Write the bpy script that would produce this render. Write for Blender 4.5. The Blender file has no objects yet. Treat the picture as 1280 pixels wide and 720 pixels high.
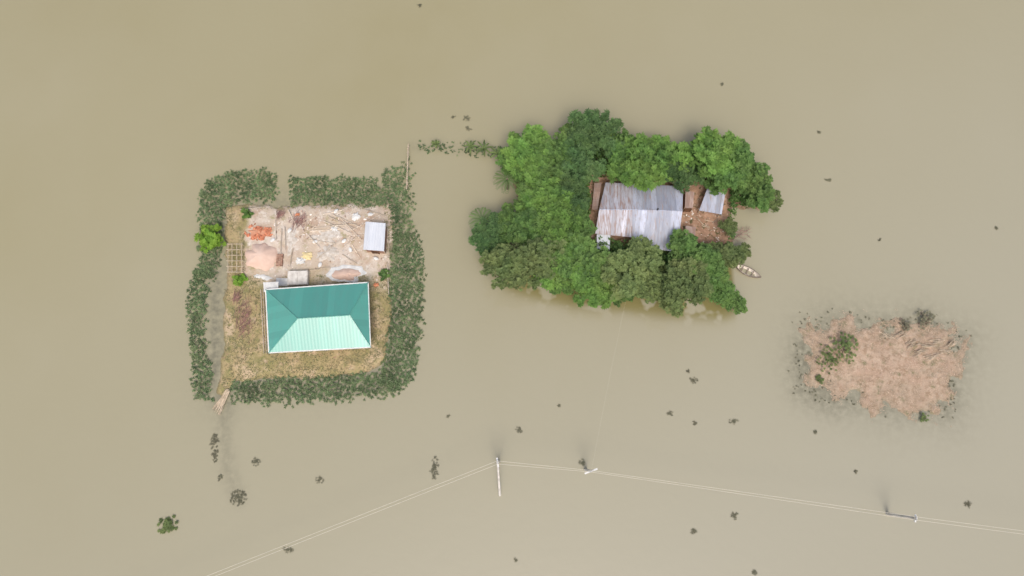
import bpy, math, random
import numpy as np
from mathutils import Vector, noise, Matrix
random.seed(7)
S = bpy.context.scene
COL = S.collection
R = math.radians
H = 83.0; TH = R(13.5); F = 1280*24/36

def at(px, py, z=0.0):
    u = (px-640)/F; v = (360-py)/F
    d = Vector((u, v*math.cos(TH)+math.sin(TH), v*math.sin(TH)-math.cos(TH)))
    t = (z-H)/d.z
    return Vector((d.x*t, d.y*t, z))

# ------------------------------------------------------------------ helpers
def tag(o, label=None, cat=None, group=None, kind=None):
    if label: o['label'] = label
    if cat: o['category'] = cat
    if group: o['group'] = group
    if kind: o['kind'] = kind
    return o

def empty(name, loc, label=None, cat=None, group=None):
    o = bpy.data.objects.new(name, None); COL.objects.link(o)
    o.location = loc; o.empty_display_size = .3
    return tag(o, label, cat, group)

class MB:
    def __init__(s): s.v = []; s.f = []; s.t = []
    def add(s, vs, fs, t=None):
        b = len(s.v); s.v += [tuple(v) for v in vs]
        for f in fs:
            s.f.append(tuple(b+i for i in f)); s.t.append(random.random() if t is None else t)
    def box(s, c, size, rz=0, rx=0, ry=0, t=None, taper=1.0):
        M = Matrix.Rotation(rz, 3, 'Z') @ Matrix.Rotation(ry, 3, 'Y') @ Matrix.Rotation(rx, 3, 'X')
        vs = []
        for z in (-.5, .5):
            k = taper if z > 0 else 1
            for x, y in ((-.5,-.5),(.5,-.5),(.5,.5),(-.5,.5)):
                vs.append(Vector(c)+M @ Vector((x*size[0]*k, y*size[1]*k, z*size[2])))
        s.add(vs, [(3,2,1,0),(4,5,6,7),(0,1,5,4),(1,2,6,5),(2,3,7,6),(3,0,4,7)], t if t is not None else random.random())
    def tube(s, pts, rad, n=6, t=None, cap=True):
        pts = [Vector(p) for p in pts]
        if not hasattr(rad, '__len__'): rad = [rad]*len(pts)
        vs = []; fs = []
        for i, p in enumerate(pts):
            d = (pts[min(i+1, len(pts)-1)]-pts[max(i-1, 0)]).normalized()
            a = d.cross(Vector((0,0,1)) if abs(d.z) < .9 else Vector((1,0,0))).normalized(); b = d.cross(a)
            for k in range(n):
                q = 2*math.pi*k/n
                vs.append(p+(a*math.cos(q)+b*math.sin(q))*rad[i])
        for i in range(len(pts)-1):
            for k in range(n):
                fs.append((i*n+k, i*n+(k+1) % n, (i+1)*n+(k+1) % n, (i+1)*n+k))
        if cap:
            fs.append(tuple(range(n-1, -1, -1))); fs.append(tuple((len(pts)-1)*n+k for k in range(n)))
        s.add(vs, fs, t if t is not None else random.random())
    def leaf(s, p, d, L, w, up, t):
        side = d.cross(up)
        if side.length < 1e-4: side = Vector((1,0,0))
        side = side.normalized()*w
        m = p+d*L*.5
        s.add([p, m-side, p+d*L, m+side], [(0,1,2,3)], t)
    def mesh(s, name, off=(0,0,0), smooth=False):
        me = bpy.data.meshes.new(name)
        o = Vector(off)
        me.from_pydata([(a-o.x, b-o.y, c-o.z) for a, b, c in s.v], [], s.f)
        at_ = me.attributes.new('tint', 'FLOAT', 'FACE')
        at_.data.foreach_set('value', s.t)
        if smooth: me.polygons.foreach_set('use_smooth', [True]*len(me.polygons))
        me.update(); return me
    def build(s, name, mat, parent=None, smooth=False, off=None):
        if off is None:
            off = wloc(parent) if parent else (0,0,0)
        if parent is None and off == (0,0,0) and not name.endswith(('ground','water')):
            a = np.array(s.v); c = (a.min(0)+a.max(0))/2; off = (float(c[0]), float(c[1]), float(a[:,2].min()))
        me = s.mesh(name, off, smooth)
        me.materials.append(mat)
        o = bpy.data.objects.new(name, me); COL.objects.link(o)
        if parent: o.parent = parent
        else: o.location = off
        return o
def wloc(o):
    l = Vector((0,0,0))
    while o: l = l+Vector(o.location); o = o.parent
    return l
def rnd(a, b): return random.uniform(a, b)

# ------------------------------------------------------------------ materials
def srgb(r, g, b):
    f = lambda c: (c/255/12.92) if c/255 <= .04045 else ((c/255+.055)/1.055)**2.4
    return (f(r), f(g), f(b), 1)
def newmat(name):
    m = bpy.data.materials.new(name); m.use_nodes = True
    nt = m.node_tree; return m, nt, nt.nodes['Principled BSDF'], nt.nodes['Material Output']
def N(nt, t, **kw):
    n = nt.nodes.new(t)
    for k, v in kw.items(): setattr(n, k, v)
    return n
def mixc(nt, fac, a, b, blend='MIX'):
    n = N(nt, 'ShaderNodeMix', data_type='RGBA', blend_type=blend)
    for sock, val in ((n.inputs[0], fac), (n.inputs[6], a), (n.inputs[7], b)):
        if isinstance(val, bpy.types.NodeSocket): nt.links.new(val, sock)
        else: sock.default_value = val
    return n.outputs[2]
def noisef(nt, scale, lo=.4, hi=.6, detail=5, rough=.6, coord='Position', stretch=None):
    if coord == 'Position':
        g = N(nt, 'ShaderNodeNewGeometry').outputs['Position']
    else:
        g = N(nt, 'ShaderNodeTexCoord').outputs['Object']
    if stretch:
        mp = N(nt, 'ShaderNodeMapping'); mp.inputs['Scale'].default_value = stretch
        nt.links.new(g, mp.inputs[0]); g = mp.outputs[0]
    n = N(nt, 'ShaderNodeTexNoise'); n.inputs['Scale'].default_value = scale
    n.inputs['Detail'].default_value = detail; n.inputs['Roughness'].default_value = rough
    nt.links.new(g, n.inputs['Vector'])
    r = N(nt, 'ShaderNodeMapRange'); r.inputs[1].default_value = lo; r.inputs[2].default_value = hi
    nt.links.new(n.outputs['Fac'], r.inputs[0]); return r.outputs[0], n.outputs['Fac']
def attr(nt, name):
    return N(nt, 'ShaderNodeAttribute', attribute_name=name).outputs['Fac']
def bump(nt, bs, h, dist=.05, strength=.6):
    b = N(nt, 'ShaderNodeBump'); b.inputs['Distance'].default_value = dist; b.inputs['Strength'].default_value = strength
    nt.links.new(h, b.inputs['Height']); nt.links.new(b.outputs[0], bs.inputs['Normal'])

def simple(name, c1, c2, scale=1.5, rough=.8, metal=0, spec=.3, usetint=.6, lo=.35, hi=.65, bp=.0, c3=None, s3=4, lo3=.5, hi3=.6):
    m, nt, bs, out = newmat(name)
    f, raw = noisef(nt, scale, lo, hi)
    c = mixc(nt, f, c1, c2)
    if c3: 
        f3, _ = noisef(nt, s3, lo3, hi3); c = mixc(nt, f3, c, c3)
    if usetint:
        t = attr(nt, 'tint')
        mr = N(nt, 'ShaderNodeMapRange'); mr.inputs[3].default_value = 1-usetint*.5; mr.inputs[4].default_value = 1+usetint*.35
        nt.links.new(t, mr.inputs[0])
        hs = N(nt, 'ShaderNodeHueSaturation'); nt.links.new(mr.outputs[0], hs.inputs['Value']); nt.links.new(c, hs.inputs['Color']); c = hs.outputs[0]
    nt.links.new(c, bs.inputs['Base Color'])
    bs.inputs['Roughness'].default_value = rough; bs.inputs['Metallic'].default_value = metal
    bs.inputs['Specular IOR Level'].default_value = spec
    if bp: bump(nt, bs, raw, bp)
    return m

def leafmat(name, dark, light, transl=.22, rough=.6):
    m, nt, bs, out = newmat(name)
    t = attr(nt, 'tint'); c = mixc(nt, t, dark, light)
    f, _ = noisef(nt, .35, .3, .7, detail=3)
    hs = N(nt, 'ShaderNodeHueSaturation')
    oi = N(nt, 'ShaderNodeObjectInfo')
    mr = N(nt, 'ShaderNodeMapRange'); mr.inputs[3].default_value = .9; mr.inputs[4].default_value = 1.13
    nt.links.new(oi.outputs['Random'], mr.inputs[0]); nt.links.new(mr.outputs[0], hs.inputs['Value'])
    mr2 = N(nt, 'ShaderNodeMapRange'); mr2.inputs[3].default_value = .48; mr2.inputs[4].default_value = .508
    nt.links.new(f, mr2.inputs[0]); nt.links.new(mr2.outputs[0], hs.inputs['Hue'])
    nt.links.new(c, hs.inputs['Color'])
    nt.links.new(hs.outputs[0], bs.inputs['Base Color']); bs.inputs['Roughness'].default_value = rough
    bs.inputs['Specular IOR Level'].default_value = .3
    tr = N(nt, 'ShaderNodeBsdfTranslucent'); nt.links.new(hs.outputs[0], tr.inputs[0])
    mx = N(nt, 'ShaderNodeMixShader'); mx.inputs[0].default_value = transl
    nt.links.new(bs.outputs[0], mx.inputs[1]); nt.links.new(tr.outputs[0], mx.inputs[2]); nt.links.new(mx.outputs[0], out.inputs[0])
    return m

M = {}
M['bright'] = leafmat('leaf_bright', (.065,.135,.035,1), (.23,.42,.095,1), .42)
M['mid'] = leafmat('leaf_mid', (.060,.125,.038,1), (.19,.335,.09,1), .42)
M['olive'] = leafmat('leaf_olive', (.08,.125,.045,1), (.25,.335,.12,1), .42)
M['dark'] = leafmat('leaf_dark', (.045,.095,.038,1), (.14,.255,.085,1), .42)
M['lime'] = leafmat('leaf_lime', (.11,.24,.025,1), (.32,.56,.08,1), .35)
M['bed'] = leafmat('leaf_bed', (.09,.14,.065,1), (.25,.355,.165,1), .38)
M['weed'] = leafmat('leaf_weed', (.12,.12,.075,1), (.25,.245,.155,1))
M['grass'] = leafmat('leaf_grass', (.16,.17,.07,1), (.40,.36,.20,1))
M['bark'] = simple('bark', (.11,.08,.055,1), (.2,.16,.12,1), 3)
M['bamboo'] = simple('bamboo', srgb(212,196,172), srgb(182,166,142), 2, .6)
M['pale'] = simple('pale_wood', srgb(228,216,198), srgb(198,182,160), 2, .6)
M['twig'] = simple('twig', srgb(165,128,118), srgb(130,98,95), 2)
M['straw'] = simple('straw', srgb(205,184,162), srgb(172,146,124), 1)
M['brick'] = simple('brick', srgb(215,145,110), srgb(196,122,92), 2, usetint=.8)
M['brickdust'] = simple('brick_dust', srgb(212,160,130), srgb(200,136,106), 2, .95, bp=.05)
M['wall'] = simple('brick_wall', srgb(180,150,130), srgb(150,110,90), 3)
M['sand'] = simple('sand', srgb(226,200,182), srgb(214,184,165), .9, .95, bp=.04)
M['gravel'] = simple('gravel', srgb(218,212,202), srgb(188,176,160), 2.5, .95, bp=.06)
M['white'] = simple('white_sheet', srgb(228,228,224), srgb(205,205,200), 1.5, .6, usetint=.25)
M['yellow'] = simple('yellow_cloth', srgb(226,210,165), srgb(216,196,142), 2, .8)
M['concrete'] = simple('concrete', srgb(212,208,200), srgb(180,175,166), 1.5)
M['glass'] = simple('glass', (.03,.04,.05,1), (.05,.06,.07,1), 1, .1, spec=.8)
M['wood'] = simple('wood', srgb(130,95,70), srgb(95,70,55), 2)
M['boatwood'] = simple('boat_wood', srgb(150,135,122), srgb(115,102,92), 3)
M['boatin'] = simple('boat_inside', srgb(228,220,208), srgb(205,194,180), 3)
M['wire'] = simple('wire', srgb(218,212,194), srgb(208,202,184), 1, .6, usetint=0)
M['orange'] = simple('orange_plastic', srgb(215,145,105), srgb(205,135,100), 2, .5)
M['darkdot'] = simple('dark_metal', (.05,.05,.05,1), (.08,.08,.08,1), 2, .5)
M['mud'] = simple('mud_wall', srgb(150,115,92), srgb(130,98,78), 2)
M['litter'] = simple('litter', srgb(230,222,212), srgb(175,148,128), 1.7, .7, usetint=.7, lo=.45, hi=.55)

def roofmat(name, c1, c2, rough, metal, rust=None, rlo=.5, rhi=.6, spec=.6, ut=.3, coat=0):
    m, nt, bs, out = newmat(name)
    f, raw = noisef(nt, .9, .35, .65, stretch=(2.5,.5,1))
    c = mixc(nt, f, c1, c2)
    t = attr(nt, 'tint')
    mr = N(nt, 'ShaderNodeMapRange'); mr.inputs[3].default_value = 1-ut; mr.inputs[4].default_value = 1+ut*.6
    nt.links.new(t, mr.inputs[0])
    hs = N(nt, 'ShaderNodeHueSaturation'); nt.links.new(mr.outputs[0], hs.inputs['Value']); nt.links.new(c, hs.inputs['Color']); c = hs.outputs[0]
    if rust:
        f2, _ = noisef(nt, 1.5, rlo, rhi, stretch=(3.0,.35,1))
        c = mixc(nt, f2, c, rust)
        f4, _ = noisef(nt, 3.5, .54, .68, stretch=(3.0,.3,1))
        c = mixc(nt, f4, c, (.30,.26,.25,1))
        mm = N(nt, 'ShaderNodeMath', operation='MULTIPLY_ADD'); mm.inputs[1].default_value = -metal; mm.inputs[2].default_value = metal
        nt.links.new(f2, mm.inputs[0]); nt.links.new(mm.outputs[0], bs.inputs['Metallic'])
    else: bs.inputs['Metallic'].default_value = metal
    nt.links.new(c, bs.inputs['Base Color']); bs.inputs['Roughness'].default_value = rough
    bs.inputs['Specular IOR Level'].default_value = spec
    bs.inputs['Coat Weight'].default_value = coat; bs.inputs['Coat Roughness'].default_value = .38; bs.inputs['Coat IOR'].default_value = 1.75
    return m
M['teal'] = roofmat('teal_metal', (.085,.385,.30,1), (.10,.36,.285,1), .42, .05, spec=.8, ut=.1, coat=1.0)
M['tin'] = roofmat('tin', (.38,.41,.50,1), (.50,.53,.62,1), .5, .12, rust=(.36,.29,.27,1), rlo=.55, rhi=.69, ut=.3)
M['rusty_tin'] = roofmat('rusty_tin', (.46,.47,.54,1), (.56,.56,.62,1), .55, .12, rust=(.30,.21,.18,1), rlo=.46, rhi=.62, ut=.38)
M['very_rusty'] = roofmat('very_rusty', (.36,.24,.19,1), (.45,.34,.29,1), .7, .1, rust=(.28,.18,.14,1))
M['palesheet'] = roofmat('pale_tin', (.60,.64,.69,1), (.68,.71,.75,1), .5, .15, ut=.12)

# ------------------------------------------------------------------ polygons
def P(l, z=0): return [at(x, y, z) for x, y in l]
left_poly = P([(282,258),(318,254),(346,258),(400,254),(440,256),(486,256),(494,285),(490,305),(486,345),(489,400),(482,450),(462,466),(400,472),(330,474),(292,478),(285,492),(274,490),(274,470),(281,440),(280,380),(284,340),(281,300)])
right_poly = P([(650,195),(690,185),(740,180),(800,188),(870,185),(930,205),(955,235),(950,262),(915,262),(912,300),(915,330),(890,355),(840,352),(780,345),(720,340),(660,325),(640,300),(655,265),(640,230)])
mound_poly = P([(1006,436),(1010,412),(1040,398),(1080,402),(1125,406),(1150,398),(1178,412),(1208,424),(1203,445),(1194,470),(1193,500),(1182,518),(1150,512),(1110,514),(1080,505),(1050,497),(1014,480),(1004,455)])
def sdf(X, Y, poly):
    d = np.full(X.shape, 1e9); ins = np.zeros(X.shape, bool)
    n = len(poly)
    for i in range(n):
        a = poly[i]; b = poly[(i+1) % n]
        ex, ey = b.x-a.x, b.y-a.y; wx, wy = X-a.x, Y-a.y
        t = np.clip((wx*ex+wy*ey)/(ex*ex+ey*ey+1e-9), 0, 1)
        d = np.minimum(d, np.hypot(wx-ex*t, wy-ey*t))
        c = ((a.y > Y) != (b.y > Y)) & (X < (b.x-a.x)*(Y-a.y)/((b.y-a.y) if abs(b.y-a.y) > 1e-9 else 1e-9)+a.x)
        ins ^= c
    return np.where(ins, d, -d)
def fbm(x, y, s=1.0, o=4, z=0.0):
    v = 0; a = .5
    for _ in range(o): v += a*noise.noise(Vector((x*s, y*s, z))); s *= 2.1; a *= .5
    return v
class Land:
    def __init__(s, poly, top, k, namp, nsc, seed, step=.28, bump=.09):
        xs = [p.x for p in poly]; ys = [p.y for p in poly]
        s.x0, s.y0 = min(xs)-3, min(ys)-3; s.step = step
        nx = int((max(xs)+3-s.x0)/step)+1; ny = int((max(ys)+3-s.y0)/step)+1
        gx = s.x0+np.arange(nx)*step; gy = s.y0+np.arange(ny)*step
        X, Y = np.meshgrid(gx, gy)
        D = sdf(X, Y, poly)
        Nn = np.array([[fbm(x, y, nsc, 4, seed) for x in gx] for y in gy])
        N2 = np.array([[fbm(x, y, 1.3, 3, seed+9) for x in gx] for y in gy])
        h = D+Nn*namp
        Z = np.where(h > 0, top*(1-np.exp(-h/k)), np.maximum(h*.5, -.7))+N2*bump*(h > -.5)
        s.X, s.Y, s.Z, s.h = X, Y, Z, h; s.nx, s.ny = nx, ny
    def z(s, x, y):
        i = int(round((x-s.x0)/s.step)); j = int(round((y-s.y0)/s.step))
        if 0 <= i < s.nx and 0 <= j < s.ny: return float(s.Z[j, i])
        return -.7
    def build(s, name, mat):
        mb = MB(); mb.v = list(zip(s.X.ravel().tolist(), s.Y.ravel().tolist(), s.Z.ravel().tolist()))
        for j in range(s.ny-1):
            for i in range(s.nx-1):
                a = j*s.nx+i
                mb.f.append((a, a+1, a+s.nx+1, a+s.nx)); mb.t.append(.5)
        o = mb.build(name, mat, smooth=True, off=(0,0,0)); o['kind'] = 'structure'; return o
LL = Land(left_poly, .45, .8, .9, .5, 1.0)
LR = Land(right_poly, .45, .9, 1.2, .4, 5.0)
LM = Land(mound_poly, .16, 1.8, 4.6, .45, 9.0, .2, .13)

# ground materials
def groundmat(name, layers, base, rough=.95, bumpd=.08, ysplit=None, wetcol=(.17,.15,.095,1), wz=.16):
    m, nt, bs, out = newmat(name)
    g = N(nt, 'ShaderNodeNewGeometry'); sp = N(nt, 'ShaderNodeSeparateXYZ'); nt.links.new(g.outputs['Position'], sp.inputs[0])
    def stack(base, layers):
        c = base; raw = None
        for col, sc, lo, hi in layers:
            f, raw = noisef(nt, sc, lo, hi, detail=8, rough=.65); c = mixc(nt, f, c, col)
        return c, raw
    c, raw = stack(base, layers)
    if ysplit:
        y0, y1, x0, x1, b2, l2 = ysplit
        c2, raw = stack(b2, l2)
        _, rn = noisef(nt, .4, 0, 1)
        ad = N(nt, 'ShaderNodeMath', operation='MULTIPLY_ADD'); ad.inputs[1].default_value = 7; nt.links.new(rn, ad.inputs[0]); nt.links.new(sp.outputs[1], ad.inputs[2])
        mr = N(nt, 'ShaderNodeMapRange'); mr.inputs[1].default_value = y0+3.5; mr.inputs[2].default_value = y1+3.5
        nt.links.new(ad.outputs[0], mr.inputs[0])
        ax = N(nt, 'ShaderNodeMath', operation='MULTIPLY_ADD'); ax.inputs[1].default_value = 5; nt.links.new(rn, ax.inputs[0]); nt.links.new(sp.outputs[0], ax.inputs[2])
        mx = N(nt, 'ShaderNodeMapRange'); mx.inputs[1].default_value = x0+2.5; mx.inputs[2].default_value = x1+2.5
        nt.links.new(ax.outputs[0], mx.inputs[0])
        mu = N(nt, 'ShaderNodeMath', operation='MULTIPLY'); nt.links.new(mr.outputs[0], mu.inputs[0]); nt.links.new(mx.outputs[0], mu.inputs[1])
        c = mixc(nt, mu.outputs[0], c, c2)
    mr = N(nt, 'ShaderNodeMapRange'); mr.inputs[1].default_value = -.02; mr.inputs[2].default_value = wz
    nt.links.new(sp.outputs[2], mr.inputs[0])
    wet = mixc(nt, .7, c, wetcol); c = mixc(nt, mr.outputs[0], wet, c)
    nt.links.new(c, bs.inputs['Base Color']); bs.inputs['Roughness'].default_value = rough; bs.inputs['Specular IOR Level'].default_value = .2
    bump(nt, bs, raw, bumpd, .8); return m
ysp = at(400,352).y
gl = groundmat('yard_ground', [(srgb(150,140,98), .35, .42, .58), (srgb(190,170,140), .5, .5, .62), (srgb(128,130,82), 1.5, .54, .66), (srgb(165,135,112), 3, .56, .68)], srgb(172,154,116),
   ysplit=(ysp-1.5, ysp+2.0, at(304,300).x, at(314,300).x, srgb(196,180,160), [(srgb(208,196,182), .3, .45, .6), (srgb(184,162,142), .5, .5, .64), (srgb(158,150,112), .45, .55, .65), (srgb(216,208,196), 1.2, .58, .68), (srgb(172,150,132), 3, .57, .7)]))
gr = groundmat('grove_ground', [(srgb(150,120,98), .6, .42, .58), (srgb(88,84,56), 1.6, .54, .64), (srgb(198,176,158), 2.2, .56, .68)], srgb(178,144,120))
gm = groundmat('mound_ground', [(srgb(190,168,146), .5, .42, .58), (srgb(158,134,110), 1.4, .48, .62), (srgb(130,124,92), .8, .55, .66), (srgb(198,178,158), 5, .55, .7)], srgb(180,154,132), bumpd=.12, wetcol=(.24,.215,.145,1), wz=.16)
LL.build('yard_island_ground', gl); LR.build('grove_island_ground', gr); LM.build('mound_ground', gm)

# ------------------------------------------------------------------ water
gx = np.concatenate([[-4000,-1500,-500,-200,-110,-85], np.arange(-76, 76.1, .5), [85,110,200,500,1500,4000]])
gy = np.concatenate([[-4000,-1500,-500,-200,-90,-50], np.arange(-36, 72.1, .5), [85,120,250,500,1500,4000]])
X, Y = np.meshgrid(gx, gy)
dl = -sdf(X, Y, left_poly); dr = -sdf(X, Y, right_poly); dm = -sdf(X, Y, mound_poly)
shore = .5*np.exp(-np.maximum(dl-1, 0)/1.5)+.75*np.exp(-np.maximum(dm, 0)/1.8)
def seg(X, Y, pts, w):
    d = np.full(X.shape, 1e9)
    for a, b in zip(pts[:-1], pts[1:]):
        ex, ey = b.x-a.x, b.y-a.y; t = np.clip(((X-a.x)*ex+(Y-a.y)*ey)/(ex*ex+ey*ey), 0, 1)
        d = np.minimum(d, np.hypot(X-a.x-ex*t, Y-a.y-ey*t))
    return np.exp(-(d/w)**2)
shore += .45*seg(X, Y, P([(282,490),(280,540),(286,590),(298,622)]), 1.0)
shore += .5*seg(X, Y, P([(269,345),(268,420),(269,475)]), .8)
shore += .3*seg(X, Y, P([(520,183),(560,184),(600,190),(640,200)]), .8)
shore += .45*seg(X, Y, P([(1004,440),(1006,490),(1040,505)]), 1.8)
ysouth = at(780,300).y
painted_shade = 1/(1+np.exp((dr-4.6)/.35))*1/(1+np.exp((Y-ysouth)/1.0))*(X > at(596,330).x)*(X < at(905,330).x+1)  # mask for the grove's reflection and shadow, painted into the water colour
mb = MB(); ny, nx = X.shape
mb.v = [(float(a), float(b), 0.0) for a, b in zip(X.ravel(), Y.ravel())]
for j in range(ny-1):
    for i in range(nx-1):
        a = j*nx+i; mb.f.append((a, a+1, a+nx+1, a+nx)); mb.t.append(.5)
m, nt, bs, out = newmat('flood_water')
f, _ = noisef(nt, .018, .35, .65, detail=4)
c = mixc(nt, f, (.312,.280,.158,1), (.350,.320,.205,1))
f, _ = noisef(nt, .06, .35, .7, detail=6, stretch=(1,.5,1)); c = mixc(nt, f, c, (.338,.308,.190,1))
g = N(nt, 'ShaderNodeNewGeometry'); sp = N(nt, 'ShaderNodeSeparateXYZ'); nt.links.new(g.outputs['Position'], sp.inputs[0])
ad = N(nt, 'ShaderNodeMath', operation='MULTIPLY_ADD'); ad.inputs[1].default_value = -.5; nt.links.new(sp.outputs[0], ad.inputs[0]); nt.links.new(sp.outputs[1], ad.inputs[2])
mr = N(nt, 'ShaderNodeMapRange'); mr.inputs[1].default_value = 58; mr.inputs[2].default_value = -24
nt.links.new(ad.outputs[0], mr.inputs[0]); c = mixc(nt, mr.outputs[0], c, (.368,.348,.262,1))
fs, _ = noisef(nt, 1.2, .25, .6, detail=6)
mu = N(nt, 'ShaderNodeMath', operation='MULTIPLY'); nt.links.new(fs, mu.inputs[0]); nt.links.new(attr(nt, 'shore'), mu.inputs[1]); mu.use_clamp = True
c = mixc(nt, mu.outputs[0], c, (.19,.18,.125,1))
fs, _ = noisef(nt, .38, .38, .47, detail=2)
mu = N(nt, 'ShaderNodeMath', operation='MULTIPLY'); nt.links.new(fs, mu.inputs[0]); nt.links.new(attr(nt, 'painted_shade'), mu.inputs[1]); mu.use_clamp = True
c = mixc(nt, mu.outputs[0], c, (.215,.19,.075,1))  # dark olive painted in for the trees' reflection along the south edge
nt.links.new(c, bs.inputs['Base Color']); bs.inputs['Roughness'].default_value = .1; bs.inputs['IOR'].default_value = 1.4
_, raw = noisef(nt, .9, .4, .6, detail=4); bump(nt, bs, raw, .05, .35)
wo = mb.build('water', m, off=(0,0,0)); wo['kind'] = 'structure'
for nme, arr in (('shore', shore), ('painted_shade', painted_shade)):
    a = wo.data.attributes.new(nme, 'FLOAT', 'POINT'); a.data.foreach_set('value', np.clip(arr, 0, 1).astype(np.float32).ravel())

# ------------------------------------------------------------------ trees
def rdir(zmin=-1):
    while True:
        v = Vector((rnd(-1,1), rnd(-1,1), rnd(-1,1)))
        if .05 < v.length < 1 and v.normalized().z > zmin: return v.normalized()
def crown(seed, RR=2.5, cz=4.0, nl=22, ncl=40, L=.42, w=.11, lv=8, flat=.42):
    random.seed(seed); mb = MB()
    ex = rnd(.8,1.2); lobes = [(Vector((rnd(-.15,.15)*RR, rnd(-.15,.15)*RR, cz+.15*RR*flat)), .34*RR)]
    for k in range(nl):
        a = 2.4*k+rnd(-.7,.7); f_ = math.sqrt(rnd(.08,1.25)); rr = f_*.88*RR
        lobes.append((Vector((rr*math.cos(a)*ex, rr*math.sin(a)/ex, cz+(.35-.6*f_*f_+rnd(-.45,.45))*RR*flat)), rnd(.12,.29)*RR))
    for li, (c, r) in enumerate(lobes):
        lt = rnd(-.22,.22)
        n = int(ncl*(r/(.3*RR))**2)+9
        for _ in range(n):
            d = rdir(-.3); kr = rnd(.4,1.45); p = c+Vector((d.x, d.y, d.z*.75))*r*kr
            if any((p-c2).length < r2*.5 for j, (c2, r2) in enumerate(lobes) if j != li): continue
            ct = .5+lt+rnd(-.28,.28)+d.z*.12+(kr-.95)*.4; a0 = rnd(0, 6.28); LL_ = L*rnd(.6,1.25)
            for k in range(lv):
                a = a0+2*math.pi*k/lv+rnd(-.2,.2)
                o = (Vector((math.cos(a), math.sin(a), rnd(-.5,.4)))+d*.35).normalized()
                mb.leaf(p, o, LL_*rnd(.75,1.25), w*rnd(.8,1.2), Vector((rnd(-.2,.2), rnd(-.2,.2), 1)), min(1, max(0, ct+rnd(-.15,.15))))
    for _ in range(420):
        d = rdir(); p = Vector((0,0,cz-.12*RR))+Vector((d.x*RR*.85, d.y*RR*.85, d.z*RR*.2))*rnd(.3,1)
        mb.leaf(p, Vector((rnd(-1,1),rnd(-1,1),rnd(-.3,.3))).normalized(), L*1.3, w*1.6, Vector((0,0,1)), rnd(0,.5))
    tb = MB()
    tb.tube([(0,0,-.6),(.05,.03,.8),(rnd(-.15,.15),rnd(-.15,.15),2.0),(rnd(-.2,.2),rnd(-.2,.2),cz-.1)], [.24,.17,.13,.08], 8, .5)
    for c, r in lobes[::2]:
        tb.tube([(0,0,1.8+rnd(-.3,.5)), (c.x*.45, c.y*.45, c.z*.5+1.2), c-Vector((0,0,r*.2))], [.09,.06,.025], 5, .5)
    return mb.mesh('crown'), tb.mesh('trunk')
VAR = {}
prm = {'bright': dict(L=.38, w=.085, lv=8), 'mid': dict(L=.33, w=.075, lv=8, ncl=44), 'olive': dict(L=.26, w=.055, lv=9, ncl=56, nl=24), 'dark': dict(L=.33, w=.07, lv=7, ncl=44)}
for k, typ in enumerate(prm):
    VAR[typ] = []
    for j in range(4):
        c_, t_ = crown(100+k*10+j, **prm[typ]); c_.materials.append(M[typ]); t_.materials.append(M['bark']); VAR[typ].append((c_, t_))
random.seed(11)
def tree(px, py, rp, typ, label, sq=1.0, group='trees crowding the grove island'):
    s = rp*.1/2.5*1.03; z0 = .25
    p = at(px, py, z0+4*s*.9); 
    t = empty('tree', (p.x, p.y, z0), label, 'tree', group)
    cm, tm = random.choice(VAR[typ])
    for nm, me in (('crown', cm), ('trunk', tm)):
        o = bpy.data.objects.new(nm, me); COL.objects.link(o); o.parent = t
    t.scale = (s*rnd(.9,1.15), s*rnd(.9,1.15), s*rnd(.9,1.1)*sq); t.rotation_euler = (0,0,rnd(0,6.28))
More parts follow.
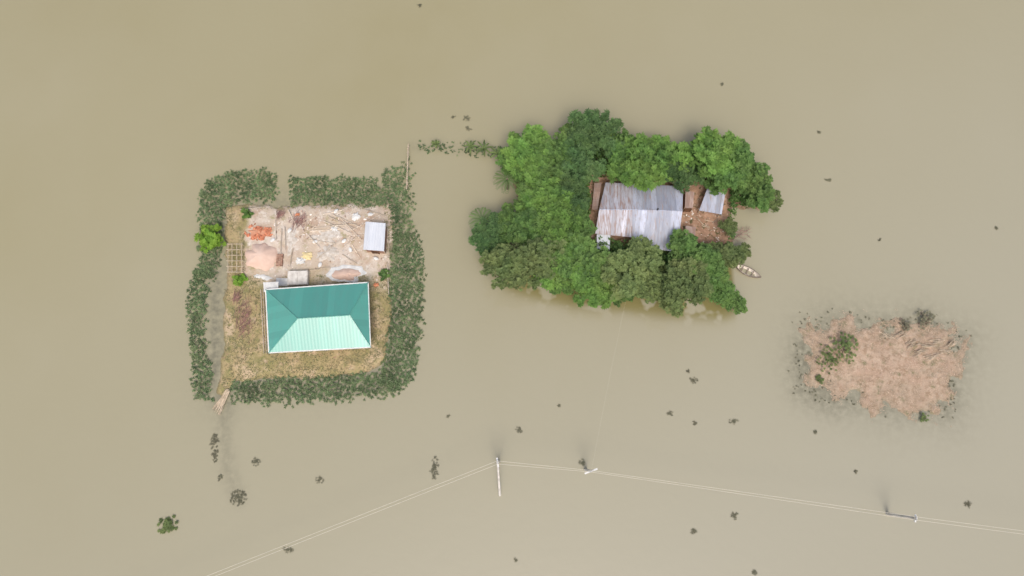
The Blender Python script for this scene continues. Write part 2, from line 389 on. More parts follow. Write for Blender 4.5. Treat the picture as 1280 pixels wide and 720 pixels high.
T = [
 (745,170,28,'dark','dark narrow-leaved tree at the very top of the grove'),
 (716,180,22,'mid','small green tree just left of the topmost tree'),
 (772,184,24,'mid','medium green tree right of the topmost dark tree'),
 (797,202,32,'bright','bright green broad tree due north of the tin roof'),
 (828,197,24,'bright','bright green round tree at the top edge, north east of the tin roof'),
 (850,208,23,'dark','dark tree above the right end of the tin roof'),
 (885,193,30,'bright','large bright tree at the top right of the grove'),
 (918,205,27,'mid','green tree between the top right tree and the right tip'),
 (944,228,24,'mid','medium green tree near the right tip of the grove'),
 (963,249,15,'olive','small tree forming the right tip of the grove'),
 (898,214,18,'mid','medium tree just above the small tin lean-to'),
 (868,214,15,'dark','small dark tree left of the tree above the lean-to'),
 (662,191,30,'bright','large bright tree at the top left corner of the grove'),
 (638,200,17,'mid','small tree sticking out at the far top left of the grove'),
 (692,200,26,'mid','green tree right of the top left corner tree'),
 (722,208,26,'dark','dark tree north west of the tin roof'),
 (672,226,26,'mid','medium tree below the top left corner tree'),
 (684,252,29,'bright','bright tree at the middle of the left side above the bay'),
 (713,246,25,'dark','dark tree just left of the tin roof upper corner'),
 (716,278,23,'mid','medium tree hard against the left end of the tin roof'),
 (641,275,20,'mid','green tree at the inner shore of the left bay'),
 (614,290,21,'dark','dark spiky tree at the far left tip of the grove'),
 (622,312,18,'mid','small tree below the far left tip of the grove'),
 (668,284,27,'mid','medium tree between the left tip and the tin house'),
 (698,288,26,'bright','bright tree left of the tin house lower corner'),
 (655,330,33,'olive','large olive feathery tree at the bottom left of the grove'),
 (690,322,28,'bright','bright tree right of the bottom left olive tree'),
 (722,325,29,'mid','medium tree below left of the tin house'),
 (745,357,25,'bright','bright yellow green tree bulging at the bottom edge'),
 (757,334,20,'dark','dark tree just below the small bluish tin porch'),
 (788,336,28,'olive','large olive tree directly below the tin roof'),
 (812,354,22,'olive','olive tree on the bottom edge below the tin roof'),
 (775,356,18,'mid','small tree between the bright bottom tree and its olive neighbour'),
 (860,328,25,'mid','medium tree below the lower right roof corner'),
 (852,358,28,'olive','large olive tree on the bottom edge right of centre'),
 (884,332,24,'mid','medium tree left of the moored boat'),
 (896,355,20,'mid','medium tree on the bottom right corner of the grove'),
 (914,375,13,'mid','small tree at the lowest right tip of the grove'),
 (904,318,17,'olive','olive tree between the yard and the moored boat'),
 (928,314,11,'olive','small pale tree above the moored boat'),
 (910,284,10,'olive','small olive tree east of the brown yard'),
 (632,330,16,'olive','small olive tree left of the large bottom left olive tree'),
 (700,352,16,'mid','small tree on the bottom edge left of the bright bulging tree'),
 (830,350,16,'olive','small olive tree between the two big olive trees on the bottom edge'),
]
for t in T: tree(*t)

# bushes (many-stemmed)
def bush(px, py, rp, mat, label, h=1.0, L=.3, w=.08, n=60, group=None, z0=.2, lv=8, name='bush', cat='bush'):
    p = at(px, py, z0+h*.5); r = rp*.1
    t = empty(name, (p.x, p.y, z0), label, cat, group)
    mb = MB(); sb = MB()
    for _ in range(n):
        d = rdir(-.1); k = rnd(.3,1.1)
        q = Vector((p.x, p.y, z0+h*.3))+Vector((d.x*r*k*rnd(.8,1.1), d.y*r*k*rnd(.8,1.1), d.z*h*.7*k)); a0 = rnd(0,6.28); ct = rnd(.15,.85)
        for i in range(lv):
            a = a0+6.283*i/lv
            mb.leaf(q, Vector((math.cos(a), math.sin(a), rnd(-.3,.4))).normalized(), L*rnd(.8,1.2), w, Vector((rnd(-.3,.3),rnd(-.3,.3),1)), min(1,max(0,ct+rnd(-.15,.15))))
    for k in range(5):
        a = rnd(0,6.28); sb.tube([(p.x, p.y, z0-.3), (p.x+math.cos(a)*r*.5, p.y+math.sin(a)*r*.5, z0+h*.6)], [.05,.02], 5)
    mb.build('foliage', mat, t); sb.build('stem', M['bark'], t)
bush(262,297,17,M['lime'],'bright lime green bush on the left edge of the yard island',1.8,.40,.11,80)
bush(300,349,8,M['lime'],'small bright green bush beside the bamboo trellis',1.2,.3,.09,30)
bush(480,343,7,M['mid'],'small green bush on the right edge near the end of the teal roof',1.0,.28,.08,26)
bush(308,267,7,M['bright'],'little green bush in the top left corner of the yard',.9,.28,.08,26)
bush(1036,448,18,M['olive'],'olive bush on the left part of the dry mound',.7,.2,.04,60)
bush(1056,434,19,M['olive'],'taller olive green bush beside another on the dry mound',1.1,.22,.045,100)
bush(209,656,10,M['olive'],'round green bush alone in the water at the bottom left',.4,.26,.06,45,z0=0)
bush(1158,399,14,M['weed'],'grey green scrub at the top right corner of the dry mound',.6,.19,.04,50)
bush(1132,407,9,M['weed'],'smaller grey scrub left of the corner scrub on the dry mound',.4,.19,.04,26)
bush(1155,522,6,M['olive'],'tiny green scrub on the bottom edge of the dry mound',.4,.18,.04,20)
bush(1025,474,6,M['olive'],'tiny green scrub at the lower left rim of the dry mound',.4,.18,.04,20)

# banana plants along the submerged dyke
def banana(px, py, r, label):
    p = at(px, py, .8); t = empty('banana_plant', (p.x, p.y, 0), label, 'banana plant', 'banana plants west of the grove')
    sb = MB(); sb.tube([(p.x,p.y,-.3),(p.x,p.y,1.1)], [.12,.08], 7); sb.build('stem', M['olive'], t)
    mb = MB()
    for k in range(8):
        a = k*.785+rnd(-.2,.2); pr = Vector((p.x,p.y,1.05)); d = Vector((math.cos(a), math.sin(a), 0)); sd = Vector((-d.y,d.x,0))
        L = r*rnd(.8,1.15); prev = None; tt = rnd(.3,.9)
        for i in range(5):
            f_ = i/4; q = pr+d*L*f_+Vector((0,0,.45*math.sin(f_*2.4)-.25*f_)); w = .13*math.sin(.25+f_*2.7)
            cur = (q-sd*w, q+Vector((0,0,-.04)), q+sd*w)
            if prev: mb.add([prev[0],prev[1],prev[2],cur[0],cur[1],cur[2]], [(0,1,4,3),(1,2,5,4)], tt)
            prev = cur
    mb.build('leaves', M['olive'], t)
banana(605,187,1.2,'banana plant at the right end of the submerged dyke next to the grove')
banana(622,193,1.1,'banana plant touching the top left of the grove')
banana(588,184,1.0,'banana plant on the submerged dyke, third from the grove')
banana(545,181,.7,'small banana plant on the submerged dyke nearest the bamboo fence')

# palms at left of grove
def palm(px, py, r, label):
    p = at(px, py, 3.2); t = empty('palm_tree', (p.x, p.y, .1), label, 'palm tree')
    sb = MB(); sb.tube([(p.x,p.y,-.4),(p.x+.1,p.y,1.6),(p.x,p.y,3.2)], [.16,.12,.1], 8); sb.build('trunk', M['bark'], t)
    mb = MB()
    for k in range(13):
        a = k*.483+rnd(-.15,.15); d = Vector((math.cos(a), math.sin(a), 0)); sd = Vector((-d.y,d.x,0)); tt = rnd(.3,.8)
        for i in range(12):
            f_ = (i+1)/12; q = Vector((p.x,p.y,3.2))+d*r*f_+Vector((0,0,.6*math.sin(f_*2.6)-.6*f_*f_))
            for s_ in (-1,1): mb.leaf(q, (sd*s_+d*.7-Vector((0,0,.25))).normalized(), r*.32*math.sin(.4+f_*2.3), .035, Vector((0,0,1)), tt)
    mb.build('fronds', M['mid'], t)
palm(634,224,1.7,'feathery palm leaning over the water on the left of the grove')
palm(602,274,1.6,'palm with spread fronds at the far left tip of the grove')

# ------------------------------------------------------------------ planted beds round the yard (stuff)
def pip(x, y, poly):
    ins = False; n = len(poly); j = n-1
    for i in range(n):
        a, b = poly[i], poly[j]
        if (a.y > y) != (b.y > y) and x < (b.x-a.x)*(y-a.y)/(b.y-a.y)+a.x: ins = not ins
        j = i
    return ins
def edge(x, y, poly):
    return float(sdf(np.array([x]), np.array([y]), poly)[0])
def bed(name, px, label, step=.26, mat='bed', dens=1.0, hgt=.42, cat='plants', thin=.8, L=.22, namp=.9, base=.3, stem=True, gap=-.34):
    poly = P(px, .3); xs = [p.x for p in poly]; ys = [p.y for p in poly]
    mb = MB(); x = min(xs)-1
    while x < max(xs)+1:
        y = min(ys)-1
        while y < max(ys)+1:
            X_ = x+rnd(-.8,.8)*step; Y_ = y+rnd(-.8,.8)*step
            e = edge(X_, Y_, poly)+.15+fbm(X_, Y_, .9, 4, 3)*namp
            g_ = fbm(X_, Y_, .55, 4, 17)
            if e > -.15 and g_ > gap+rnd(-.1,.1) and random.random() < dens*min(1, base+e/thin):
                h = hgt*rnd(.5,1.3)*min(1, .4+max(e,0)); a0 = rnd(0,6.28); ct = .5+fbm(X_, Y_, .5, 3, 8)*1.1+rnd(-.25,.25); sz = rnd(.7,1.3)
                for k in range(7):
                    a = a0+k*.9; mb.leaf(Vector((X_+rnd(-.05,.05),Y_+rnd(-.05,.05),h*rnd(.4,1))), Vector((math.cos(a),math.sin(a),rnd(-.4,.4))).normalized(), L*sz*rnd(.6,1.25), .05*sz, Vector((rnd(-.3,.3),rnd(-.3,.3),1)), min(1,max(0,ct+rnd(-.2,.2))))
                if stem: mb.tube([(X_,Y_,-.15),(X_+rnd(-.05,.05),Y_,h)], .018, 3, .2, cap=False)
            y += step
        x += step
    o = mb.build(name, M[mat]); tag(o, label, cat, None, 'stuff'); return o
bed('marsh_plants', [(250,290),(248,242),(262,225),(292,212),(330,212),(346,222),(343,250),(300,252),(280,262),(276,318),(268,348),(246,352)], 'dense green marsh plants wrapping the top left corner of the yard')
bed('marsh_plants', [(240,335),(264,335),(259,370),(255,420),(264,470),(263,500),(243,498),(238,440),(232,390)], 'long narrow strip of green plants left of the yard across a dark ditch')
bed('marsh_plants', [(362,222),(410,220),(470,224),(505,230),(516,250),(516,300),(492,300),(486,258),(440,256),(400,257),(364,256)], 'green marsh plants along the top edge of the yard')
bed('marsh_plants', [(492,292),(522,294),(530,330),(529,380),(523,440),(513,478),(490,494),(474,470),(482,440),(486,400),(484,345)], 'broad green belt of marsh plants right of the teal roofed house')
bed('marsh_plants', [(288,478),(340,472),(400,470),(462,465),(488,466),(502,485),(470,496),(420,502),(340,504),(292,502)], 'green marsh plants along the bottom edge of the yard')
bed('fence_weeds', [(478,214),(500,204),(512,198),(516,232),(495,236),(478,228)], 'weeds at the foot of the bamboo fence', dens=.6)
bed('dyke_weeds', [(522,177),(560,178),(590,180),(628,184),(628,197),(590,194),(555,190),(522,187)], 'patchy weeds along the submerged dyke between yard and grove', dens=.5, hgt=.25, thin=1.0, L=.18)
bed('shore_weeds', [(990,430),(998,392),(1040,386),(1080,393),(1120,398),(1150,390),(1184,404),(1212,420),(1208,450),(1200,480),(1196,520),(1150,524),(1080,520),(1040,508),(996,494),(990,455)], 'drowned grey weeds scattered over and around the dry mound', mat='weed', dens=.22, hgt=.07, thin=1.0, L=.13, namp=2.5, base=.2, gap=-.05, stem=False)

# grass tufts in the yard
def tufts(name, land, poly, n, mat, label, h=.12, clear=(), w=.025, keep=.15, zr=0):
    mb = MB(); xs = [p.x for p in poly]; ys = [p.y for p in poly]; c = 0
    while c < n:
        c += 1; x = rnd(min(xs), max(xs)); y = rnd(min(ys), max(ys))
        if not pip(x, y, poly) or any(pip(x, y, q) for q in clear): continue
        if fbm(x, y, .5, 3, 4) < rnd(-.3,keep): continue
        z = land.z(x, y)
        if z < .03: continue
        z += rnd(0, zr)
        for k in range(5):
            a = rnd(0,6.28); mb.leaf(Vector((x+rnd(-.08,.08),y+rnd(-.08,.08),z)), Vector((math.cos(a),math.sin(a),.5)).normalized(), h*rnd(.8,1.6), w, Vector((0,0,1)), rnd(0,1))
    o = mb.build(name, M[mat]); tag(o, label, 'grass', None, 'stuff')
tufts('grass', LL, left_poly, 14000, 'grass', 'short dry olive grass on the yard around the teal roofed house', .14, [P([(308,262),(480,262),(480,345),(308,345)])])
tufts('undergrowth', LR, right_poly, 16000, 'mid', 'low green undergrowth beneath the grove trees', .3, [P([(735,222),(910,230),(910,312),(735,305)])], .08, -.3, 2.0)

# straw on mound
mb = MB(); xs = [p.x for p in mound_poly]; ys = [p.y for p in mound_poly]
for _ in range(17000):
    x = rnd(min(xs)-1.5, max(xs)+1.5); y = rnd(min(ys)-1.5, max(ys)+1.5); z = LM.z(x, y)
    if z < -.12 or fbm(x, y, .45, 3, 6) < rnd(-.25,.25): continue
    z = max(z, 0)
    a = rnd(0,6.28) if random.random() < .5 else fbm(x, y, .3, 2, 2)*5; l = rnd(.08,.32)
    d = Vector((math.cos(a), math.sin(a), rnd(-.04,.06))).normalized()
    mb.leaf(Vector((x,y,z+.03)), d, l, .022, Vector((0,0,1)), rnd(.2,.9))
tag(mb.build('straw', M['straw']), 'flattened dry straw and reeds covering the dry mound', 'straw', None, 'stuff')
for px, py in ((1160,432),(1150,440),(1172,427),(1140,430),(1110,420),(1182,440),(1165,446),(1190,430),(1128,418)):
    mb = MB(); p = at(px, py, .3); a0 = rnd(-.5,.7)
    for k in range(11):
        a = a0+rnd(-.35,.35); q = p+Vector((rnd(-.4,.4), rnd(-.25,.25), rnd(0,.1))); d = Vector((math.cos(a), math.sin(a), 0))*rnd(.3,.9)
        mb.tube([q-d, q+d], [.03,.018], 4)
    tag(mb.build('reed_bundle', M['bamboo']), 'bundle of pale dry reeds lying on the upper right of the dry mound', 'reeds', 'reed bundles on the dry mound')

# ------------------------------------------------------------------ roofs
def clip(poly, sfun, lo, hi):
    def half(pl, f):
        out = []
        for i in range(len(pl)):
            a, b = pl[i], pl[(i+1) % len(pl)]; fa, fb = f(a), f(b)
            if fa >= 0: out.append(a)
            if (fa > 0 and fb < 0) or (fa < 0 and fb > 0): out.append(a+(b-a)*(fa/(fa-fb)))
        return out
    pl = half(poly, lambda p: sfun(p)-lo)
    return half(pl, lambda p: hi-sfun(p)) if len(pl) > 2 else []
def roof_plane(mb, poly, e0, e1, w=.19, amp=.014, sheet=4, thick=.03):
    poly = [Vector(p) for p in poly]; e = (Vector(e1)-Vector(e0)).normalized()
    nrm = (poly[1]-poly[0]).cross(poly[2]-poly[0]).normalized()
    if nrm.z < 0: nrm = -nrm; poly = poly[::-1]
    sf = lambda p: (p-Vector(e0)).dot(e)
    s0 = min(sf(p) for p in poly); s1 = max(sf(p) for p in poly); n = max(1, int((s1-s0)/w)); w = (s1-s0)/n; tt = .5
    for k in range(n):
        if k % sheet == 0: tt = rnd(0,1)
        pl = clip(poly, sf, s0+k*w, s0+(k+1)*w)
        if len(pl) < 3: continue
        def off(p):
            u = (sf(p)-s0)/w; u = u % 2; return amp*(u if u <= 1 else 2-u)
        q = [p+nrm*off(p) for p in pl]
        mb.add(q, [tuple(range(len(q)))], tt)
    lo = [p-nrm*thick for p in poly]; mb.add(lo, [tuple(range(len(lo)-1, -1, -1))], tt)

def lerp(a, b, t): return a+(b-a)*t
up = Vector((0,0,.06))
# teal hip roofed house
ez = 3.0; rz_ = 4.65
NW, NE, SE, SW = at(332,362,ez), at(460,353,ez), at(463,434,ez), at(336,441,ez)
RW, RE = at(372,398,rz_), at(437,394,rz_)
cen = (NW+NE+SE+SW)/4
house = empty('brick_house', (cen.x, cen.y, .4), 'long brick house with a teal green hipped metal roof whose lower slope shines pale', 'house')
mb = MB()
for pl, e0, e1 in (([NW,NE,RE,RW],NW,NE),([SW,SE,RE,RW],SW,SE),([NE,SE,RE],NE,SE),([NW,SW,RW],NW,SW)): roof_plane(mb, pl, e0, e1, amp=.004)
roof = mb.build('roof', M['teal'], house)
mb = MB()
for a, b in ((RW,RE),(RW,NW),(RW,SW),(RE,NE),(RE,SE)): mb.tube([a+up*.5, b+up*.5], .06, 6, .6)
mb.build('ridge_cap', M['teal'], roof)
mb = MB()
for a, b in ((NW,NE),(NE,SE),(SE,SW),(SW,NW)):
    d = (b-a); m_ = (a+b)/2; mb.box((m_.x, m_.y, ez-.05), (d.length+.1, .13, .16), math.atan2(d.y, d.x), t=.8)
mb.build('fascia', M['white'], house)
def wall_ring(corners, z0, z1, th, mat, parent, openings=0, name='wall'):
    mb = MB()
    n = len(corners)
    for i in range(n):
        a, b = corners[i], corners[(i+1) % n]; d = b-a; m_ = (a+b)/2
        mb.box((m_.x, m_.y, (z0+z1)/2), (d.length-th*(1.02 if i % 2 else -.98), th, z1-z0), math.atan2(d.y, d.x), t=.5)
    return mb.build(name, mat, parent)
k = .13
ins = [lerp(c, Vector((cen.x, cen.y, 0)), k) for c in (SW,SE,NE,NW)]
for c in ins: c.z = 0
wall_ring(ins, .3, 2.98, .2, M['wall'], house)
def opening(parent, a, b, t, w, z0, h, name, mat, side=1, sub='frame'):
    d = (b-a).normalized(); p = lerp(a, b, t); nv = Vector((d.y, -d.x, 0))*side
    c = p+nv*.11; rz = math.atan2(d.y, d.x)
    mb = MB(); mb.box((c.x, c.y, z0+h/2), (w, .06, h), rz); o = mb.build(name, mat, parent)
    mb = MB(); c2 = p+nv*.13
    for s_ in (-1,1):
        q = c2+d*s_*(w/2+.05); mb.box((q.x,q.y,z0+h/2), (.1,.1,h+.2), rz)
        mb.box((c2.x,c2.y,z0+h/2+s_*(h/2+.05)), (w-.01,.1,.1), rz)
    mb.build(sub, M['wood'], o)
for t_ in (.15,.35,.65,.85): opening(house, ins[0], ins[1], t_, 1.0, 1.2, 1.1, 'window', M['glass'])
opening(house, ins[0], ins[1], .5, 1.0, .35, 2.1, 'door', M['wood'])
for t_ in (.2,.8): opening(house, ins[2], ins[3], t_, 1.0, 1.2, 1.1, 'window', M['glass'])
opening(house, ins[1], ins[2], .5, .9, 1.2, 1.1, 'window', M['glass'])
mb = MB(); a, b, c, d = [at(*q, 2.6) for q in ((329,353),(348,352),(348,363),(330,365))]; roof_plane(mb, [a,b,c,d], a, b, w=.15); mb.build('porch_roof', M['white'], house)

def canopy(name, pts, zl, zh, mat, label, cat, wallmat=None, posts=True, high='top', group=None):
    zs = [zh, zh, zl, zl]; q = [at(x, y, z) for (x, y), z in zip(pts, zs)]
    c = sum(q, Vector())/4; t = empty(name, (c.x, c.y, .35), label, cat, group)
    mb = MB(); roof_plane(mb, q, q[0], q[1], w=.16); mb.build('roof', mat, t)
    qi = [lerp(p, c, .12) for p in q]
    if wallmat:
        base = [Vector((p.x,p.y,0)) for p in qi[::-1]]
        wall_ring(base, .2, zl-.12, .08, wallmat, t)
        a, b = base[0], base[1]
        opening(t, a, b, .5, .7, .3, zl-.7, 'door', M['wood'])
    for p in qi:
        mb = MB(); mb.tube([(p.x,p.y,.1),(p.x,p.y,min(zl,p.z)-.05)], .06, 6); mb.build('post', M['bamboo'], t)
    return t
canopy('outhouse', [(457,277),(482,279),(480,314),(454,312)], 2.1, 2.4, M['palesheet'], 'small outhouse with a pale flat metal roof in the upper right of the yard', 'shed', M['wall'])

# tin house in the grove
hz = 2.6; rz2 = 3.5
c0 = at(798,265,0); th = empty('tin_house', (c0.x, c0.y, .4), 'long low house with a patched grey and rusty corrugated tin roof among the trees', 'house')
nw, ne = at(757,228,hz), at(854,233,hz); rw, rm, re = at(749,262,rz2), at(790,262,rz2), at(853,264,rz2)
nm = lerp(nw, ne, .36); sw = at(744,292,hz); sm = at(793,297,hz-.1); se = at(849,297,hz)
mb = MB(); roof_plane(mb, [nw,nm,rm,rw], nw, nm, w=.2, sheet=3); roof_plane(mb, [sw,sm,rm,rw], sw, sm, w=.2, sheet=3)
mb.build('old_roof_panel', M['rusty_tin'], th)['label'] = 'rust streaked left part of the tin roof'
sw_, se_ = at(791,308,hz-.25), at(846,315,hz-.3)
mb = MB(); roof_plane(mb, [nm,ne,re,rm], nm, ne, w=.2, sheet=3); roof_plane(mb, [sw_,se_,re,rm], sw_, se_, w=.2, sheet=3)
mb.build('new_roof_panel', M['tin'], th)['label'] = 'cleaner grey right part of the tin roof'
mb = MB(); mb.tube([rw+up*.3, rm+up*.3, re+up*.3], .06, 6, .8); mb.build('ridge_cap', M['tin'], th)
mb = MB(); p = at(822,262,rz2+.1); mb.tube([p, p+Vector((0,0,.3))], [.12,.1], 8); mb.build('vent', M['darkdot'], th)
ins = [at(753,288,1.2), at(845,294,1.2), at(848,240,1.2), at(760,238,1.2)]
for c in ins: c.z = 0
wall_ring(ins, .3, 2.4, .12, M['mud'], th)
for t_ in (.2,.75): opening(th, ins[0], ins[1], t_, .8, 1.1, .9, 'window', M['glass'])
opening(th, ins[0], ins[1], .5, .9, .35, 1.9, 'door', M['wood'])
mb = MB(); q = [at(746,293,2.2), at(763,293,2.2), at(762,313,2.0), at(746,312,2.0)]; roof_plane(mb, q, q[0], q[1], w=.16); mb.build('porch_roof', M['palesheet'], th)
mb = MB(); q = [at(743,229,1.9), at(752,228,2.2), at(747,262,2.2), at(740,262,1.9)]; roof_plane(mb, q, q[1], q[2], w=.16); mb.build('side_awning', M['very_rusty'], th)
canopy('lean_to', [(884,236),(907,240),(902,268),(874,263)], 1.9, 2.2, M['tin'], 'small open lean-to with a light tin sheet right of the brown yard', 'shed')
canopy('cook_shed', [(857,238),(868,240),(866,260),(856,260)], 1.8, 2.1, M['very_rusty'], 'narrow rust brown cooking shed touching the right end of the tin house', 'shed', M['mud'])
canopy('hen_house', [(857,282),(870,284),(868,302),(856,302)], 1.1, 1.3, M['very_rusty'], 'tiny rusty roofed hen house in the lower part of the brown yard', 'shed', M['mud'])
def pole_thing(pxa, pxb, r, mat, label, group=None, name='bamboo_pole', cat='pole', za=.6, zb=.6):
    a, b = at(*pxa, za), at(*pxb, zb); mb = MB(); m_ = (a+b)/2+Vector((rnd(-.03,.03),rnd(-.03,.03),0)); mb.tube([a,m_,b], [r,r*.9,r*.75], 6)
    tag(mb.build(name, M[mat]), label, cat, group)
for k in range(8):
    x, y = rnd(862,892), rnd(268,298); a = rnd(-.9,.9)
    pole_thing((x,y), (x+11*math.cos(a), y+11*math.sin(a)), .04, 'bamboo', 'short pale pole lying loose on the brown yard right of the tin house', 'loose poles on the brown yard')
# fallen branches
mb = MB()
random.seed(5)
def branch(p, d, L, r, lvl):
    q = p+d*L; mb.tube([p,q], [r,r*.6], 5)
    if lvl:
        for _ in range(3): branch(lerp(p,q,rnd(.4,1)), (d+Vector((rnd(-.9,.9),rnd(-.9,.9),rnd(-.1,.2)))).normalized(), L*.65, r*.6, lvl-1)
branch(at(908,288,.3), Vector((1,-.2,.05)), 1.6, .05, 3)
branch(at(915,300,.3), Vector((.9,.6,.05)).normalized(), 1.5, .045, 3)
tag(mb.build('fallen_branch', M['twig']), 'bare grey brown fallen branches lying in the water at the right of the brown yard', 'branch')

# ------------------------------------------------------------------ yard clutter
random.seed(21)
def mound(name, px, py, rx, ry, h, mat, label, cat, group=None, z0=.38, rz=0, kind=None, parent=None, bumpy=.35):
    p = at(px, py, z0); mb = MB(); nr, na = 9, 36; vs = [(p.x, p.y, z0+h)]; fs = []
    for i in range(1, nr+1):
        f_ = i/nr
        for a_ in range(na):
            a = 2*math.pi*a_/na; kk = 1+bumpy*noise.noise(Vector((math.cos(a)*1.8, math.sin(a)*1.8, px*.1)))+.12*noise.noise(Vector((math.cos(a)*6, math.sin(a)*6, py)))
            x = rx*f_*kk*math.cos(a); y = ry*f_*kk*math.sin(a); z = h*(1-f_**1.7)+.07*noise.noise(Vector((x*2, y*2, py)))*(1 if i < nr else 0)-(.1 if i == nr else 0)
            vs.append((p.x+x*math.cos(rz)-y*math.sin(rz), p.y+x*math.sin(rz)+y*math.cos(rz), z0+z))
    for a_ in range(na):
        fs.append((0, 1+a_, 1+(a_+1) % na))
        for i in range(nr-1): fs.append((1+i*na+a_, 1+(i+1)*na+a_, 1+(i+1)*na+(a_+1) % na, 1+i*na+(a_+1) % na))
    mb.add(vs, fs, .5); o = mb.build(name, mat, parent, smooth=True)
    if not parent: tag(o, label, cat, group, kind)
    return o
mound('sand_heap', 327,320,2.15,2.05,.85,M['sand'],'round heap of pale pink sand left of the yard centre','sand heap')
mound('tarpaulin', 433,342,2.35,1.3,.15,M['white'],'white plastic sheet spread under the oval sand pile','plastic sheet', z0=.46, rz=.05)
mound('sand_heap', 433,343,1.7,.85,.5,M['sand'],'oval sand pile on a white sheet above the teal roof','sand heap', z0=.5, rz=.05)
mound('gravel_heap', 411,318,1.5,1.25,.3,M['gravel'],'low whitish gravel heap in the middle of the yard','gravel heap', bumpy=.7)
mound('tarpaulin', 327,346,1.6,.5,.15,M['white'],'narrow crumpled white sheet below the round sand heap','plastic sheet', rz=-.1, bumpy=.6)
mound('cement_spill', 408,296,2.1,1.1,.12,M['gravel'],'thin pale cement spill above the gravel heap','cement spill', z0=.42, bumpy=.9)
mound('ash_patch', 365,300,.9,1.7,.1,M['gravel'],'pale grey ash patch right of the round sand heap','ash patch', z0=.42, bumpy=.9)
# brick heap
mound('brick_dust_heap', 324,290,1.5,.9,.25,M['brickdust'],'orange heap of crushed brick directly above the round sand heap','crushed brick', bumpy=.7)
mb = MB(); p0 = at(324,290,.4)
for _ in range(380):
    a = rnd(0,6.28); r_ = math.sqrt(rnd(0,1)); x, y = p0.x+1.8*r_*math.cos(a), p0.y+1.1*r_*math.sin(a)
    if fbm(x, y, .9, 2, 7) < .0: continue
    mb.box((x, y, .5+.3*(1-r_)*rnd(.6,1.2)), (.25,.12,.08), rnd(0,3.14), rnd(-.2,.2), rnd(-.2,.2))
tag(mb.build('brick_heap', M['brick']), 'broken orange bricks lying on the orange crushed heap', 'bricks', None, 'stuff')
mb = MB(); p0 = at(351,324,.4)
for i in range(3):
    for j in range(12):
        for kk in range(4): mb.box((p0.x+i*.26-.3, p0.y+j*.13-.9, .5+kk*.085), (.24,.115,.075), rnd(-.06,.06))
tag(mb.build('brick_stack', M['wall']), 'neat low stack of dull bricks right of the round sand heap', 'bricks', None, 'stuff')
# litter
mb = MB()
for _ in range(330):
    px_, py_ = rnd(340,482), rnd(262,350)
    if fbm(px_*.1, py_*.1, .5, 3, 1) < rnd(-.3,.2): continue
    p = at(px_, py_, .5); z = LL.z(p.x, p.y)+.04; sc = rnd(.05,.2); mb.box((p.x,p.y,z), (sc*rnd(.6,2.4), sc, .03), rnd(0,3.14), rnd(-.2,.2), rnd(-.2,.2))
for _ in range(90):
    p = at(rnd(858,905), rnd(240,302), .5); z = LR.z(p.x, p.y)+.04; sc = rnd(.05,.18); mb.box((p.x,p.y,z), (sc*rnd(.6,2.4), sc, .03), rnd(0,3.14), rnd(-.2,.2), rnd(-.2,.2))
tag(mb.build('scattered_litter', M['litter']), 'small pale and brown scraps strewn over both yards', 'litter', None, 'stuff')
# water tank / slab
p = at(373,348,.8); tk = empty('concrete_tank', (p.x,p.y,.4), 'low pale concrete tank touching the top edge of the teal roof', 'tank')
mb = MB(); mb.box((p.x,p.y,.75), (2.5,1.8,.8), .04, t=.6); mb.build('basin', M['concrete'], tk)
for s_ in (-1,1):
    mb = MB(); mb.box((p.x+s_*.6,p.y,1.19), (1.15,1.7,.07), .04+s_*.03, t=.9); mb.build('lid', M['concrete'], tk)
p = at(352,352,.8)
mb = MB()
for k in range(5): mb.box((p.x+rnd(-.15,.15),p.y+rnd(-.1,.1),.45+k*.05), (1.5,.8,.045), rnd(-.15,.15))
tag(mb.build('board_stack', M['white']), 'stack of whitish boards beside the concrete tank', 'boards')
def cloth(px, py, r, mat, label, name='cloth_heap', cat='cloth'):
    p = at(px, py, .5); mb = MB(); n = 14; vs = []; fs = []
    for i in range(n):
        for j in range(n):
            u, v = (i/(n-1)-.5)*2, (j/(n-1)-.5)*2; rr = r*(1+.7*noise.noise(Vector((u*1.9+px, v*1.9, 0))))*(1-.25*abs(u*v))
            vs.append((p.x+u*rr, p.y+v*rr*.8, .46+max(0,(1-u*u)*(1-v*v))*.22+.12*abs(noise.noise(Vector((u*3+px, v*3, py))))))
    for i in range(n-1):
        for j in range(n-1): fs.append((i*n+j,(i+1)*n+j,(i+1)*n+j+1,i*n+j+1))
    mb.add(vs, fs, .6); tag(mb.build(name, M[mat]), label, cat)
cloth(384,320,.65,'yellow','crumpled pale yellow cloth in the middle of the yard')
cloth(376,326,.55,'white','white cloth touching the lower left of the yellow cloth')
cloth(445,271,.6,'white','white cloth near the top edge of the yard')
cloth(418,286,.45,'white','small white cloth above the pale cement spill')
cloth(470,356,.35,'orange','small orange cloth at the top right corner of the teal roof')
cloth(372,268,.3,'orange','faded orange cloth near the top edge of the yard')
def sack(px, py, rz, label):
    p = at(px, py, .55); mb = MB(); vs = []; fs = []; nr, ns = 9, 10
    for i in range(nr):
        t_ = i/(nr-1)*2-1; w = .2*(1-abs(t_)**3.5)+.03; h = .12*(1-abs(t_)**2.5)+.015
        for j in range(ns):
            a = 6.2832*j/ns; x, y, z = t_*.36, w*math.cos(a), h*math.sin(a)
            vs.append((p.x+x*math.cos(rz)-y*math.sin(rz), p.y+x*math.sin(rz)+y*math.cos(rz), .56+z))
    for i in range(nr-1):
        for j in range(ns): fs.append((i*ns+j, i*ns+(j+1) % ns, (i+1)*ns+(j+1) % ns, (i+1)*ns+j))
    fs += [tuple(range(ns)), tuple((nr-1)*ns+j for j in range(ns))]
    mb.add(vs, fs, .7); tag(mb.build('sack', M['white'], smooth=True), label, 'sack', 'filled white sacks in the yard')
